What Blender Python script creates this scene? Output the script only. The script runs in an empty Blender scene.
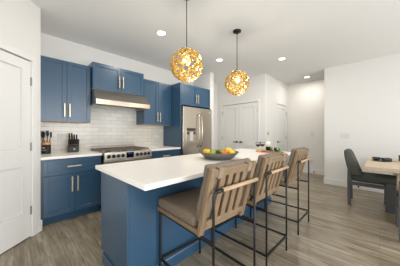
import bpy, bmesh, math, random
from mathutils import Vector, Matrix
random.seed(7)
S = bpy.context.scene
COL = S.collection
PI = math.pi
H = 2.82          # ceiling height
CAMH = 1.25
ANG = math.radians(44.5)   # angle of the viewing direction from +X towards +Y

# ------------------------------------------------------------------ camera, world, light, exposure
cam_d = bpy.data.cameras.new('camera')
cam = bpy.data.objects.new('camera', cam_d); COL.objects.link(cam)
cam_d.sensor_width = 36.0
cam_d.lens = 183.0 / 400.0 * 36.0
cam_d.shift_y = -0.5 / 400.0
cam_d.clip_start = 0.05
cam.location = (0, 0, CAMH)
cam.rotation_euler = (PI / 2, 0, ANG - PI / 2)
S.camera = cam

S.view_settings.view_transform = 'Standard'
S.view_settings.look = 'None'
S.view_settings.gamma = 1.0
S.view_settings.use_curve_mapping = False
S.view_settings.exposure = -0.72
S.cycles.use_denoising = True
S.cycles.max_bounces = 10
S.cycles.diffuse_bounces = 6
S.cycles.sample_clamp_indirect = 4.0
S.cycles.caustics_reflective = False
S.cycles.caustics_refractive = False

W = bpy.data.worlds.new('world'); S.world = W; W.use_nodes = True
bg = W.node_tree.nodes['Background']
bg.inputs[0].default_value = (0.80, 0.90, 1.0, 1); bg.inputs[1].default_value = 1.2

def area(name, loc, rot, sx, sy, power, color=(1, 1, 1), shape='RECTANGLE', spread=PI):
    d = bpy.data.lights.new(name, 'AREA'); d.energy = power; d.color = color
    d.shape = shape; d.size = sx
    if shape in ('RECTANGLE', 'ELLIPSE'): d.size_y = sy
    d.spread = spread
    o = bpy.data.objects.new(name, d); COL.objects.link(o)
    o.location = loc; o.rotation_euler = rot
    return o
DAY = (0.93, 0.955, 1.0)
# added daylight fill lamps in unseen windows: rear wall (facing +Y), side wall (facing +X)
for wx, pw_ in ((0.0, 150), (1.9, 125), (3.8, 60)):
    area('window_daylight', (wx, -2.93, 1.2), (PI / 2, 0, 0), 1.5, 2.2, pw_, DAY)
area('patio_daylight', (-1.93, -0.5, 1.2), (PI / 2, 0, -PI / 2), 2.6, 2.2, 62, DAY)
CAN_POWER = 16
CAN_COLOR = (1.0, 0.94, 0.87)

# ------------------------------------------------------------------ materials
def lin(c):
    return tuple((x / 255 / 12.92) if x / 255 <= 0.04045 else ((x / 255 + 0.055) / 1.055) ** 2.4 for x in c)

def mat(name, rgb, rough=0.5, metal=0.0, var=0.06, scale=6.0, bump=0.0, bscale=60.0, emit=None, estr=0.0, trans=0.0, ior=1.45, stretch=(1, 1, 1), spec=0.5, coat=0.0):
    m = bpy.data.materials.new(name); m.use_nodes = True
    nt = m.node_tree; b = nt.nodes['Principled BSDF']
    c = lin(rgb)
    b.inputs['Roughness'].default_value = rough
    b.inputs['Metallic'].default_value = metal
    b.inputs['Specular IOR Level'].default_value = spec
    b.inputs['IOR'].default_value = ior
    b.inputs['Transmission Weight'].default_value = trans
    b.inputs['Coat Weight'].default_value = coat; b.inputs['Coat Roughness'].default_value = 0.25; b.inputs['Coat IOR'].default_value = 1.8
    tc = nt.nodes.new('ShaderNodeTexCoord')
    mp = nt.nodes.new('ShaderNodeMapping'); mp.inputs['Scale'].default_value = stretch
    nt.links.new(tc.outputs['Object'], mp.inputs['Vector'])
    nz = nt.nodes.new('ShaderNodeTexNoise'); nz.inputs['Scale'].default_value = scale; nz.inputs['Detail'].default_value = 4
    nt.links.new(mp.outputs[0], nz.inputs['Vector'])
    mx = nt.nodes.new('ShaderNodeMix'); mx.data_type = 'RGBA'
    mx.inputs[6].default_value = (*[x * (1 - var) for x in c], 1)
    mx.inputs[7].default_value = (*[min(1, x * (1 + var)) for x in c], 1)
    nt.links.new(nz.outputs[0], mx.inputs[0]); nt.links.new(mx.outputs[2], b.inputs['Base Color'])
    if bump > 0:
        n2 = nt.nodes.new('ShaderNodeTexNoise'); n2.inputs['Scale'].default_value = bscale; n2.inputs['Detail'].default_value = 3
        nt.links.new(mp.outputs[0], n2.inputs['Vector'])
        bp = nt.nodes.new('ShaderNodeBump'); bp.inputs['Strength'].default_value = bump; bp.inputs['Distance'].default_value = 0.01
        nt.links.new(n2.outputs[0], bp.inputs['Height']); nt.links.new(bp.outputs[0], b.inputs['Normal'])
    if emit:
        b.inputs['Emission Color'].default_value = (*lin(emit), 1); b.inputs['Emission Strength'].default_value = estr
    return m

M = {}
M['wall'] = mat('wall_paint', (226, 224, 219), 0.85, var=0.01)
M['ceiling'] = mat('ceiling_paint', (236, 236, 233), 0.9, var=0.01)
M['trim'] = mat('white_trim_paint', (228, 227, 223), 0.45, var=0.01)
M['blue'] = mat('navy_cabinet_paint', (43, 78, 105), 0.36, var=0.03, coat=0.35)
M['toe'] = mat('toe_kick_paint', (43, 78, 105), 0.4, var=0.03)
M['quartz'] = mat('white_quartz', (250, 245, 238), 0.25, var=0.02, scale=30)
M['nickel'] = mat('brushed_champagne_nickel', (214, 200, 172), 0.35, 0.6, var=0.05)
M['steel'] = mat('brushed_stainless', (204, 195, 181), 0.27, 1.0, var=0.05, scale=5, stretch=(1, 1, 30))
M['steelh'] = mat('brushed_stainless_horizontal', (190, 181, 168), 0.28, 1.0, var=0.05, scale=5, stretch=(30, 1, 1))
M['black'] = mat('black_satin', (24, 24, 25), 0.4, var=0.1)
M['castiron'] = mat('cast_iron', (112, 104, 94), 0.45, 0.5, var=0.15)
M['cooktop'] = mat('range_top_steel', (176, 166, 152), 0.42, 0.3, var=0.1)
M['maple'] = mat('maple_underside', (206, 176, 136), 0.5, var=0.1, scale=6, stretch=(0.5, 6, 6))
M['blackmetal'] = mat('black_powder_coat', (34, 35, 37), 0.45, 0.2, var=0.08)
M['darksteel'] = mat('dark_bronze', (60, 54, 48), 0.4, 0.8, var=0.08)
M['glassblack'] = mat('black_glass', (12, 13, 16), 0.08, var=0.02)
M['bluelit'] = mat('display_blue', (20, 50, 120), 0.2, emit=(50, 110, 255), estr=0.12)
M['stoolwood'] = mat('greyed_oak', (134, 112, 86), 0.6, var=0.4, scale=9, stretch=(6, 6, 0.6))
M['barwood'] = mat('pale_oak_bar', (182, 156, 124), 0.55, var=0.12, scale=9, stretch=(0.6, 6, 6))
M['linen'] = mat('taupe_linen', (128, 114, 99), 0.95, var=0.22, scale=70, bump=0.5, bscale=220, spec=0.15)
M['strap'] = mat('grey_linen_strap', (142, 126, 106), 0.9, var=0.12, scale=90, spec=0.15)
M['chairfab'] = mat('charcoal_upholstery', (88, 90, 84), 0.9, var=0.12, scale=60, bump=0.3, bscale=150, spec=0.2)
M['chairwood'] = mat('black_stained_wood', (80, 82, 80), 0.55, var=0.15, scale=12, stretch=(4, 4, 0.6))
M['tablewood'] = mat('pale_rustic_oak', (206, 188, 162), 0.6, var=0.2, scale=7, stretch=(0.7, 7, 5))
M['bowl'] = mat('charcoal_stoneware', (98, 95, 89), 0.5, var=0.12, scale=25)
M['plate'] = mat('dark_teal_stoneware', (52, 60, 64), 0.35, var=0.12, scale=25)
M['napkin'] = mat('slate_cloth', (70, 78, 82), 0.95, var=0.1, scale=50, spec=0.1)
M['clear'] = mat('clear_glass', (255, 255, 255), 0.0, var=0.0, trans=1.0, ior=1.18)
M['smoke'] = mat('smoked_glass', (170, 176, 176), 0.05, var=0.0, trans=0.85)
M['wine'] = mat('red_wine', (150, 24, 40), 0.15, var=0.03)
M['label'] = mat('paper_label', (232, 228, 220), 0.7, var=0.02)
M['cork'] = mat('gold_foil_cap', (196, 176, 128), 0.4, 0.5, var=0.05)
M['board'] = mat('reddish_board_wood', (166, 96, 66), 0.5, var=0.2, scale=8, stretch=(6, 0.7, 6))
M['orangefruit'] = mat('orange_skin', (240, 140, 40), 0.45, var=0.1, bump=0.2, bscale=90)
M['mango'] = mat('yellow_orange_skin', (246, 190, 40), 0.4, var=0.25, scale=12)
M['peach'] = mat('peach_skin', (236, 122, 66), 0.6, var=0.25, scale=12)
M['lemon'] = mat('lemon_skin', (248, 220, 50), 0.45, var=0.08, bump=0.2, bscale=90)
M['lime'] = mat('green_apple_skin', (160, 190, 60), 0.4, var=0.15, scale=12)
M['redapple'] = mat('red_apple_skin', (186, 70, 40), 0.35, var=0.25, scale=14)
M['plum'] = mat('dark_plum_skin', (70, 44, 48), 0.4, var=0.2)
M['greengrape'] = mat('green_grape_skin', (104, 170, 50), 0.3, var=0.15, scale=30)
M['blackgrape'] = mat('black_grape_skin', (48, 44, 62), 0.35, var=0.15, scale=30)
M['salami'] = mat('pink_cured_meat', (214, 100, 92), 0.5, var=0.15, scale=40)
M['cheese'] = mat('orange_cheese', (240, 176, 74), 0.5, var=0.08)
M['stem'] = mat('brown_stem', (92, 70, 44), 0.8, var=0.1)
M['gold'] = mat('gold_pendant_strip', (238, 198, 126), 0.25, 0.85, var=0.35, scale=12)
M['copper'] = mat('copper_band', (236, 170, 116), 0.35, 0.6, var=0.08)
M['plastic'] = mat('white_plastic', (214, 212, 207), 0.4, var=0.01)
M['knifeblock'] = mat('black_block_wood', (58, 57, 55), 0.45, var=0.1, scale=14)
M['badge'] = mat('pale_badge', (205, 203, 198), 0.4, var=0.02)
M['hinge'] = mat('satin_nickel_hinge', (150, 146, 138), 0.4, 0.9, var=0.05)
M['dispenser'] = mat('dark_dispenser_recess', (84, 82, 78), 0.35, 0.5, var=0.05)
M['bulb'] = mat('lit_bulb', (255, 240, 210), 0.4, emit=(255, 214, 140), estr=7)
M['canlit'] = mat('lit_downlight_lens', (255, 250, 240), 0.4, emit=(255, 244, 226), estr=9)

def floor_material():
    m = bpy.data.materials.new('oak_floor_planks'); m.use_nodes = True
    nt = m.node_tree; N = nt.nodes.new; L = nt.links.new; b = nt.nodes['Principled BSDF']
    tc = N('ShaderNodeTexCoord'); sx = N('ShaderNodeSeparateXYZ'); cb = N('ShaderNodeCombineXYZ')
    L(tc.outputs['Object'], sx.inputs[0]); L(sx.outputs[1], cb.inputs[0]); L(sx.outputs[0], cb.inputs[1])
    br = N('ShaderNodeTexBrick'); L(cb.outputs[0], br.inputs['Vector'])
    br.inputs['Scale'].default_value = 1.0; br.inputs['Brick Width'].default_value = 1.15; br.inputs['Row Height'].default_value = 0.095
    br.inputs['Mortar Size'].default_value = 0.0012; br.inputs['Bias'].default_value = 0.0
    br.offset = 0.37; br.offset_frequency = 2
    br.inputs['Color1'].default_value = (*lin((138, 127, 109)), 1)
    br.inputs['Color2'].default_value = (*lin((170, 160, 142)), 1)
    br.inputs['Mortar'].default_value = (*lin((96, 82, 66)), 1)
    mp = N('ShaderNodeMapping'); mp.inputs['Scale'].default_value = (0.9, 9, 1); L(cb.outputs[0], mp.inputs[0])
    nz = N('ShaderNodeTexNoise'); nz.inputs['Scale'].default_value = 3.0; nz.inputs['Detail'].default_value = 6; nz.inputs['Distortion'].default_value = 1.2
    L(mp.outputs[0], nz.inputs[0])
    rp = N('ShaderNodeValToRGB'); L(nz.outputs[0], rp.inputs[0])
    rp.color_ramp.elements[0].position = 0.3; rp.color_ramp.elements[0].color = (0.52, 0.47, 0.42, 1)
    rp.color_ramp.elements[1].position = 0.68; rp.color_ramp.elements[1].color = (1.12, 1.12, 1.12, 1)
    mx = N('ShaderNodeMix'); mx.data_type = 'RGBA'; mx.blend_type = 'MULTIPLY'; mx.inputs[0].default_value = 1.0
    L(br.outputs[0], mx.inputs[6]); L(rp.outputs[0], mx.inputs[7])
    n2 = N('ShaderNodeTexNoise'); n2.inputs['Scale'].default_value = 2.2; n2.inputs['Detail'].default_value = 3; L(cb.outputs[0], n2.inputs[0])
    r2 = N('ShaderNodeValToRGB'); L(n2.outputs[0], r2.inputs[0])
    r2.color_ramp.elements[0].position = 0.35; r2.color_ramp.elements[0].color = (0.92, 0.90, 0.86, 1)
    r2.color_ramp.elements[1].position = 0.65; r2.color_ramp.elements[1].color = (1.05, 1.05, 1.05, 1)
    m2 = N('ShaderNodeMix'); m2.data_type = 'RGBA'; m2.blend_type = 'MULTIPLY'; m2.inputs[0].default_value = 1.0
    L(mx.outputs[2], m2.inputs[6]); L(r2.outputs[0], m2.inputs[7])
    L(m2.outputs[2], b.inputs['Base Color'])
    b.inputs['Roughness'].default_value = 0.3
    b.inputs['Specular IOR Level'].default_value = 0.4
    bp = N('ShaderNodeBump'); bp.inputs['Strength'].default_value = 0.15; bp.inputs['Distance'].default_value = 0.004
    L(nz.outputs[0], bp.inputs['Height']); L(bp.outputs[0], b.inputs['Normal'])
    return m
M['floor'] = floor_material()

def tile_material():
    m = bpy.data.materials.new('glossy_subway_tile'); m.use_nodes = True
    nt = m.node_tree; N = nt.nodes.new; L = nt.links.new; b = nt.nodes['Principled BSDF']
    tc = N('ShaderNodeTexCoord'); sx = N('ShaderNodeSeparateXYZ'); cb = N('ShaderNodeCombineXYZ')
    L(tc.outputs['Object'], sx.inputs[0]); L(sx.outputs[0], cb.inputs[0]); L(sx.outputs[2], cb.inputs[1])
    br = N('ShaderNodeTexBrick'); L(cb.outputs[0], br.inputs['Vector'])
    br.inputs['Scale'].default_value = 1.0; br.inputs['Brick Width'].default_value = 0.225; br.inputs['Row Height'].default_value = 0.0745
    br.inputs['Mortar Size'].default_value = 0.0022; br.inputs['Mortar Smooth'].default_value = 0.3
    br.inputs['Color1'].default_value = (*lin((222, 217, 205)), 1)
    br.inputs['Color2'].default_value = (*lin((232, 228, 217)), 1)
    br.inputs['Mortar'].default_value = (*lin((192, 188, 176)), 1)
    L(br.outputs[0], b.inputs['Base Color'])
    b.inputs['Roughness'].default_value = 0.14
    nz = N('ShaderNodeTexNoise'); nz.inputs['Scale'].default_value = 14; nz.inputs['Detail'].default_value = 2
    L(cb.outputs[0], nz.inputs[0])
    ad = N('ShaderNodeMath'); ad.operation = 'MULTIPLY_ADD'; ad.inputs[1].default_value = -1.2
    L(br.outputs['Fac'], ad.inputs[0]); L(nz.outputs[0], ad.inputs[2])
    bp = N('ShaderNodeBump'); bp.inputs['Strength'].default_value = 0.5; bp.inputs['Distance'].default_value = 0.006
    L(ad.outputs[0], bp.inputs['Height']); L(bp.outputs[0], b.inputs['Normal'])
    return m
M['tile'] = tile_material()

# ------------------------------------------------------------------ mesh helpers
class MB:
    def __init__(self): self.bm = bmesh.new()
    def _merge(self, t, smooth, mtx=None):
        if mtx is not None: bmesh.ops.transform(t, matrix=mtx, verts=t.verts)
        for f in t.faces: f.smooth = smooth
        me = bpy.data.meshes.new('tmp'); t.to_mesh(me); t.free()
        self.bm.from_mesh(me); bpy.data.meshes.remove(me)
        return self
    def box(self, x0, x1, y0, y1, z0, z1, bevel=0.0, seg=2, smooth=False, mtx=None):
        t = bmesh.new(); bmesh.ops.create_cube(t, size=1.0)
        for v in t.verts:
            v.co = Vector(((x0 + x1) / 2 + v.co.x * (x1 - x0), (y0 + y1) / 2 + v.co.y * (y1 - y0), (z0 + z1) / 2 + v.co.z * (z1 - z0)))
        if bevel > 0:
            bmesh.ops.bevel(t, geom=list(t.edges), offset=bevel, segments=seg, profile=0.5, affect='EDGES')
        return self._merge(t, smooth, mtx)
    def cushion(self, x0, x1, y0, y1, z0, z1, r, puff=0.0, mtx=None, seg=4, rip=0.0):
        t = bmesh.new(); bmesh.ops.create_cube(t, size=1.0)
        sx, sy, sz = x1 - x0, y1 - y0, z1 - z0
        for v in t.verts: v.co = Vector((v.co.x * sx, v.co.y * sy, v.co.z * sz))
        bmesh.ops.bevel(t, geom=list(t.edges), offset=r, segments=seg, profile=0.5, affect='EDGES')
        big = [e for e in t.edges if e.calc_length() > 3 * r]
        bmesh.ops.subdivide_edges(t, edges=big, cuts=7, use_grid_fill=True)
        for v in t.verts:
            a = max(0, 1 - (2 * v.co.x / sx) ** 2); b = max(0, 1 - (2 * v.co.y / sy) ** 2); c = max(0, 1 - (2 * v.co.z / sz) ** 2)
            d = Vector((0, 0, 0))
            k = [a * b, a * c, b * c]
            if sz <= min(sx, sy): d.z = math.copysign(puff * k[0] ** .5, v.co.z) if abs(v.co.z) > sz * .3 else 0
            elif sy <= min(sx, sz): d.y = math.copysign(puff * k[1] ** .5, v.co.y) if abs(v.co.y) > sy * .3 else 0
            if rip: d += Vector((rip * math.sin(v.co.z * 90), rip * math.sin(v.co.x * 40 + v.co.z * 25), 0))
            v.co += d + Vector(((x0 + x1) / 2, (y0 + y1) / 2, (z0 + z1) / 2))
        return self._merge(t, True, mtx)
    def prism(self, pts, axis, a0, a1, bevel=0.0, seg=2, smooth=False, mtx=None):
        # pts: 2-D outline; axis 'x': (y,z), 'y': (x,z), 'z': (x,y)
        t = bmesh.new()
        def P(p, a): return {'x': (a, p[0], p[1]), 'y': (p[0], a, p[1]), 'z': (p[0], p[1], a)}[axis]
        va = [t.verts.new(P(p, a0)) for p in pts]; vb = [t.verts.new(P(p, a1)) for p in pts]
        n = len(pts)
        t.faces.new(va); t.faces.new(vb[::-1])
        for i in range(n): t.faces.new((va[i], vb[i], vb[(i + 1) % n], va[(i + 1) % n]))
        bmesh.ops.recalc_face_normals(t, faces=t.faces)
        if bevel > 0: bmesh.ops.bevel(t, geom=list(t.edges), offset=bevel, segments=seg, profile=0.5, affect='EDGES')
        return self._merge(t, smooth, mtx)
    def lathe(self, prof, seg=32, c=(0, 0, 0), mtx=None, smooth=True, closed=False):
        t = bmesh.new(); rings = []
        for r, z in prof:
            if r < 1e-6: rings.append([t.verts.new((c[0], c[1], c[2] + z))])
            else: rings.append([t.verts.new((c[0] + r * math.cos(2 * PI * i / seg), c[1] + r * math.sin(2 * PI * i / seg), c[2] + z)) for i in range(seg)])
        pairs = list(zip(rings, rings[1:]))
        if closed: pairs.append((rings[-1], rings[0]))
        for A, B in pairs:
            for i in range(seg):
                j = (i + 1) % seg
                if len(A) == 1 and len(B) == 1: break
                if len(A) == 1: t.faces.new((A[0], B[j], B[i]))
                elif len(B) == 1: t.faces.new((A[i], A[j], B[0]))
                else: t.faces.new((A[i], A[j], B[j], B[i]))
        bmesh.ops.recalc_face_normals(t, faces=t.faces)
        return self._merge(t, smooth, mtx)
    def tube(self, pts, r, seg=10, square=False, cap=True, smooth=True, taper=None):
        t = bmesh.new(); pts = [Vector(p) for p in pts]; rings = []
        n = 4 if square else seg
        up = None
        for i, p in enumerate(pts):
            a = (pts[i] - pts[i - 1]).normalized() if i > 0 else None
            b = (pts[i + 1] - pts[i]).normalized() if i < len(pts) - 1 else None
            d = (a + b).normalized() if a is not None and b is not None else (a if a is not None else b)
            sc = 1.0
            if a is not None and b is not None: sc = 1 / max(0.4, a.dot(d))
            if up is None:
                up = Vector((0, 0, 1)) if abs(d.z) < 0.9 else Vector((1, 0, 0))
            u = (up - d * up.dot(d)).normalized(); w = d.cross(u); up = u
            rr = r if taper is None else r * taper[i]
            ring = []
            for k in range(n):
                th = 2 * PI * (k + (0.5 if square else 0)) / n
                q = rr * (1.4142 if square else 1.0)
                ring.append(t.verts.new(p + u * math.cos(th) * q + w * math.sin(th) * q))
            rings.append(ring)
        for A, B in zip(rings, rings[1:]):
            for k in range(n): t.faces.new((A[k], A[(k + 1) % n], B[(k + 1) % n], B[k]))
        if cap: t.faces.new(rings[0][::-1]); t.faces.new(rings[-1])
        bmesh.ops.recalc_face_normals(t, faces=t.faces)
        return self._merge(t, smooth and not square)
    def ball(self, c, rx, ry=None, rz=None, u=20, v=12, mtx=None):
        t = bmesh.new(); bmesh.ops.create_uvsphere(t, u_segments=u, v_segments=v, radius=1)
        ry = ry or rx; rz = rz or rx
        for q in t.verts: q.co = Vector((c[0] + q.co.x * rx, c[1] + q.co.y * ry, c[2] + q.co.z * rz))
        return self._merge(t, True, mtx)
    def build(self, name, m, parent=None, loc=None):
        me = bpy.data.meshes.new(name); self.bm.to_mesh(me); self.bm.free()
        me.materials.append(m if not isinstance(m, str) else M[m])
        o = bpy.data.objects.new(name, me); COL.objects.link(o)
        if parent is not None: o.parent = parent
        if loc is not None: o.location = loc
        return o

def tag(o, label, cat, group=None, kind=None):
    o['label'] = label; o['category'] = cat
    if group: o['group'] = group
    if kind: o['kind'] = kind
    return o
def thing(name, label, cat, loc=(0, 0, 0), rz=0.0, group=None):
    o = bpy.data.objects.new(name, None); COL.objects.link(o)
    o.empty_display_size = 0.1
    o.location = loc; o.rotation_euler = (0, 0, rz)
    return tag(o, label, cat, group)
def struct(o, label=None, cat=None):
    o['kind'] = 'structure'
    if label: o['label'] = label
    if cat: o['category'] = cat
    return o
def copy_tree(o, parent=None):
    c = o.copy(); COL.objects.link(c)
    if parent is not None: c.parent = parent
    for ch in list(o.children):
        copy_tree(ch, c)
    return c

# ------------------------------------------------------------------ the room
T = 0.12
KY = 3.80                      # face of the kitchen wall
PX, PY = 0.238, 3.07           # outer corner of the angled pantry wall
DX, DY = 5.34, 0.97            # end of the dining wall
CX, CY = 4.68, 2.17            # outer corner of the closet wall
HX = 6.37                      # end wall of the hall
struct(MB().box(-2.2, 6.6, -3.2, 4.1, -0.1, 0).build('floor', 'floor'), 'brown-grey oak plank floor', 'floor')
struct(MB().box(-2.2, 6.6, -3.2, 4.1, H, H + 0.1).build('ceiling', 'ceiling'), 'flat off-white ceiling', 'ceiling')
struct(MB().box(-2.12, 3.71, KY, KY + T, 0, H).build('wall_kitchen', 'wall'), 'white wall behind the cabinets', 'wall')
struct(MB().box(PX - T, PX, PY + 0.0, KY, 0, H).build('wall_pantry_return', 'wall'), 'short wall beside the base cabinet', 'wall')
struct(MB().box(3.574, 3.708, 3.14, KY, 0, H).build('wall_wing', 'wall'), 'thin wing wall beside the refrigerator', 'wall')
struct(MB().box(3.711, HX + T, KY, KY + T, 0, H).build('wall_back_hall', 'wall'), 'wall behind the wing wall', 'wall')
# closet wall (faces -X) with a double-door opening
D0, D1, DH = 2.385, 3.60, 2.10
struct(MB().box(CX, CX + T, CY, D0, 0, H).box(CX, CX + T, D1, KY, 0, H).box(CX, CX + T, D0, D1, DH, H).build('wall_closet', 'wall'), 'white closet wall with double doors', 'wall')
# hall side wall (faces -Y) with a single-door opening
E0, E1 = 5.44, 6.20
struct(MB().box(CX + T, E0, CY, CY + T, 0, H).box(E1, HX, CY, CY + T, 0, H).box(E0, E1, CY, CY + T, DH, H).build('wall_hall_side', 'wall'), 'white hall wall with a single door', 'wall')
struct(MB().box(HX, HX + T, -3.12, KY - 0.001, 0, H).build('wall_hall_end', 'wall'), 'white end wall of the hall', 'wall')
struct(MB().box(DX, DX + 0.14, -3.0, DY, 0, H).build('wall_dining', 'wall'), 'plain white wall behind the dining set', 'wall')
# angled pantry wall in its own frame: x along the wall, y into it
pw = bpy.data.objects.new('wall_pantry', None); COL.objects.link(pw); pw.location = (PX, PY, 0); pw.rotation_euler = (0, 0, ANG)
struct(pw, 'angled white pantry wall with a panel door', 'wall')
Q0, Q1, QH = -0.895, -0.125, 2.105
MB().box(Q1, 0, 0, T, 0, H).box(-1.25, Q0, 0, T, 0, H).box(Q0, Q1, 0, T, QH, H).build('wall_face', 'wall', pw)
# rear walls, out of the frame, with windows added and sized for the light
def pierced(name, axis, fix, th, a0, a1, holes, label):
    b = MB()
    def add(u0, u1, z0, z1):
        if axis == 'x': b.box(u0, u1, fix - th, fix, z0, z1)
        else: b.box(fix - th, fix, u0, u1, z0, z1)
    u = a0
    for h0, h1, z0, z1 in holes:
        add(u, h0, 0, H)
        if z0 > 0: add(h0, h1, 0, z0)
        add(h0, h1, z1, H); u = h1
    add(u, a1, 0, H)
    return struct(b.build(name, 'wall'), label, 'wall')
pierced('wall_rear', 'x', -3.0, T, -2.12, HX - 0.001, [(-0.75, 0.75, 0.08, 2.4), (1.15, 2.65, 0.08, 2.4), (3.05, 4.55, 0.08, 2.4)], 'white rear wall with three windows')
pierced('wall_side', 'y', -2.0, T, -3.0, KY - 0.001, [(-1.8, 0.8, 0.2, 2.4)], 'white side wall with a wide window')
struct(MB().box(-1.999, -0.655, 2.19, 2.31, 0, H).build('wall_pantry_side', 'wall'), 'wall beside the pantry', 'wall')
for k, wx in enumerate((0.0, 1.9, 3.8)):
    f = MB()
    for x in (wx - 0.75, wx - 0.02, wx + 0.71): f.box(x, x + 0.04, -3.09, -3.04, 0.08, 2.4)
    for z in (0.08, 1.22, 2.36): f.box(wx - 0.71, wx + 0.71, -3.085, -3.045, z, z + 0.04)
    struct(f.build('window_%d' % (k + 1), 'trim'), 'white rear window frame', 'window')
f = MB()
for y in (-1.8, -0.52, 0.76): f.box(-2.09, -2.04, y, y + 0.04, 0.2, 2.4)
for z in (0.2, 2.36): f.box(-2.085, -2.045, -1.76, 0.76, z, z + 0.04)
struct(f.build('window_4', 'trim'), 'white side window frame', 'window')

# baseboards
BH = 0.14
def base(name, *boxes):
    b = MB()
    for x0, x1, y0, y1 in boxes: b.box(x0, x1, y0, y1, 0, BH, 0.004, 1)
    return struct(b.build(name, 'trim'), 'white baseboard', 'baseboard')
base('baseboard_dining', (DX - 0.014, DX, -2.99, DY + 0.014), (DX, DX + 0.154, DY, DY + 0.014))
base('baseboard_hall_end', (HX - 0.014, HX, -0.9, CY - 0.015))
base('baseboard_hall_side', (CX + 0.001, E0 - 0.075, CY - 0.014, CY))
base('baseboard_closet', (CX - 0.014, CX, CY - 0.014, D0 - 0.085), (CX - 0.014, CX, D1 + 0.085, KY))
base('baseboard_wing', (3.722, CX - 0.02, KY - 0.014, KY), (3.708, 3.722, 3.14, KY - 0.014))
b = MB(); b.box(-0.052, 0.014, -0.014, 0, 0, BH, 0.004, 1); b.build('baseboard', 'trim', pw)
b = MB(); b.box(-1.25, Q0 - 0.075, -0.014, 0, 0, BH, 0.004, 1); b.build('baseboard', 'trim', pw)

# panel doors --------------------------------------------------------------
def panel_door(b, x0, x1, y0, y1, z0, z1, panels, stile=0.105):
    """slab with recessed panels on the y0 face"""
    zs = [z0] + [z for p in panels for z in p] + [z1]
    yb = y0 + 0.022
    b.box(x0, x1, yb, y1, z0, z1)
    b.box(x0, x0 + stile, y0, yb, z0, z1); b.box(x1 - stile, x1, y0, yb, z0, z1)
    for i in range(0, len(zs), 2): b.box(x0 + stile, x1 - stile, y0, yb, zs[i], zs[i + 1])
    for p0, p1 in panels:    # fielded panel standing in a deep groove
        b.box(x0 + stile + 0.016, x1 - stile - 0.016, y0 + 0.011, yb, p0 + 0.016, p1 - 0.016, 0.003, 1)
    return b
PAN = [(0.32, 0.862), (1.047, 1.985)]
def casing(parent, x0, x1, z1, w=0.062, name='casing'):
    b = MB()
    b.box(x0 - w, x0, -0.016, 0, 0, z1 + w, 0.003, 1); b.box(x1, x1 + w, -0.016, 0, 0, z1 + w, 0.003, 1)
    b.box(x0, x1, -0.016, 0, z1, z1 + w, 0.003, 1)
    return b.build(name, 'trim', parent)
def hinge(parent, x, z):
    return MB().box(x - 0.008, x + 0.008, -0.008, 0.008, z - 0.05, z + 0.05, 0.002, 1).build('hinge', 'hinge', parent)
def lever(parent, x, z, d):
    b = MB()
    b.lathe([(0, -0.0), (0.03, 0.0), (0.032, 0.006), (0.03, 0.012), (0.012, 0.014), (0.012, 0.045), (0, 0.046)], 20, mtx=Matrix.Translation((x, 0, z)) @ Matrix.Rotation(PI / 2, 4, 'X'))
    b.tube([(x, -0.04, z), (x + d * 0.05, -0.044, z), (x + d * 0.11, -0.04, z - 0.002)], 0.011, 10)
    return b.build('handle', 'darksteel', parent)
def frame_empty(name, loc, rz, label, cat):
    o = bpy.data.objects.new(name, None); COL.objects.link(o); o.location = loc; o.rotation_euler = (0, 0, rz)
    return struct(o, label, cat)

# door_1: pantry door in the angled wall (hinged near the kitchen)
d1 = frame_empty('door_1', (PX, PY, 0), ANG, 'white two-panel pantry door with satin hinges', 'door')
panel_door(MB(), Q0 + 0.004, Q1 - 0.004, 0.006, 0.044, 0.012, QH - 0.012, PAN).build('door_panel', 'trim', d1)
for z in (0.32, 1.08, 1.86): hinge(d1, Q1 - 0.002, z)
lever(d1, Q0 + 0.07, 0.97, 1)
casing(d1, Q0, Q1, QH)
# door_2: double closet doors (wall faces -X: local x -> -Y, local y -> +X)
d2 = frame_empty('door_2', (CX, D1, 0), -PI / 2, 'white double closet doors with dark levers', 'door')
WW = D1 - D0; mid = WW / 2
panel_door(MB(), 0.006, mid - 0.003, 0.004, 0.042, 0.012, DH - 0.010, PAN).build('door_panel', 'trim', d2)
panel_door(MB(), mid + 0.003, WW - 0.006, 0.004, 0.042, 0.012, DH - 0.010, PAN).build('door_panel', 'trim', d2)
lever(d2, mid - 0.06, 0.97, -1).location.y = 0.004
lever(d2, mid + 0.06, 0.97, 1).location.y = 0.004
for x in (0.002, WW - 0.002):
    for z in (0.32, 1.08, 1.86): hinge(d2, x, z)
casing(d2, 0, WW, DH)
# door_3: single door of the hall (wall faces -Y)
d3 = frame_empty('door_3', (E0, CY, 0), 0, 'white single hall door with dark lever', 'door')
panel_door(MB(), 0.004, E1 - E0 - 0.004, 0.004, 0.042, 0.012, DH - 0.010, PAN).build('door_panel', 'trim', d3)
lever(d3, 0.065, 0.97, 1).location.y = 0.004
for z in (0.32, 1.08, 1.86): hinge(d3, E1 - E0 - 0.002, z)
casing(d3, 0, E1 - E0, DH)

# backsplash tile, on the kitchen wall between worktop and cabinets
struct(MB().box(PX + 0.002, 2.592, KY - 0.01, KY, 0.90, 1.975).build('trim_1', 'tile'), 'glossy white subway tile backsplash', 'backsplash')

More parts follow.
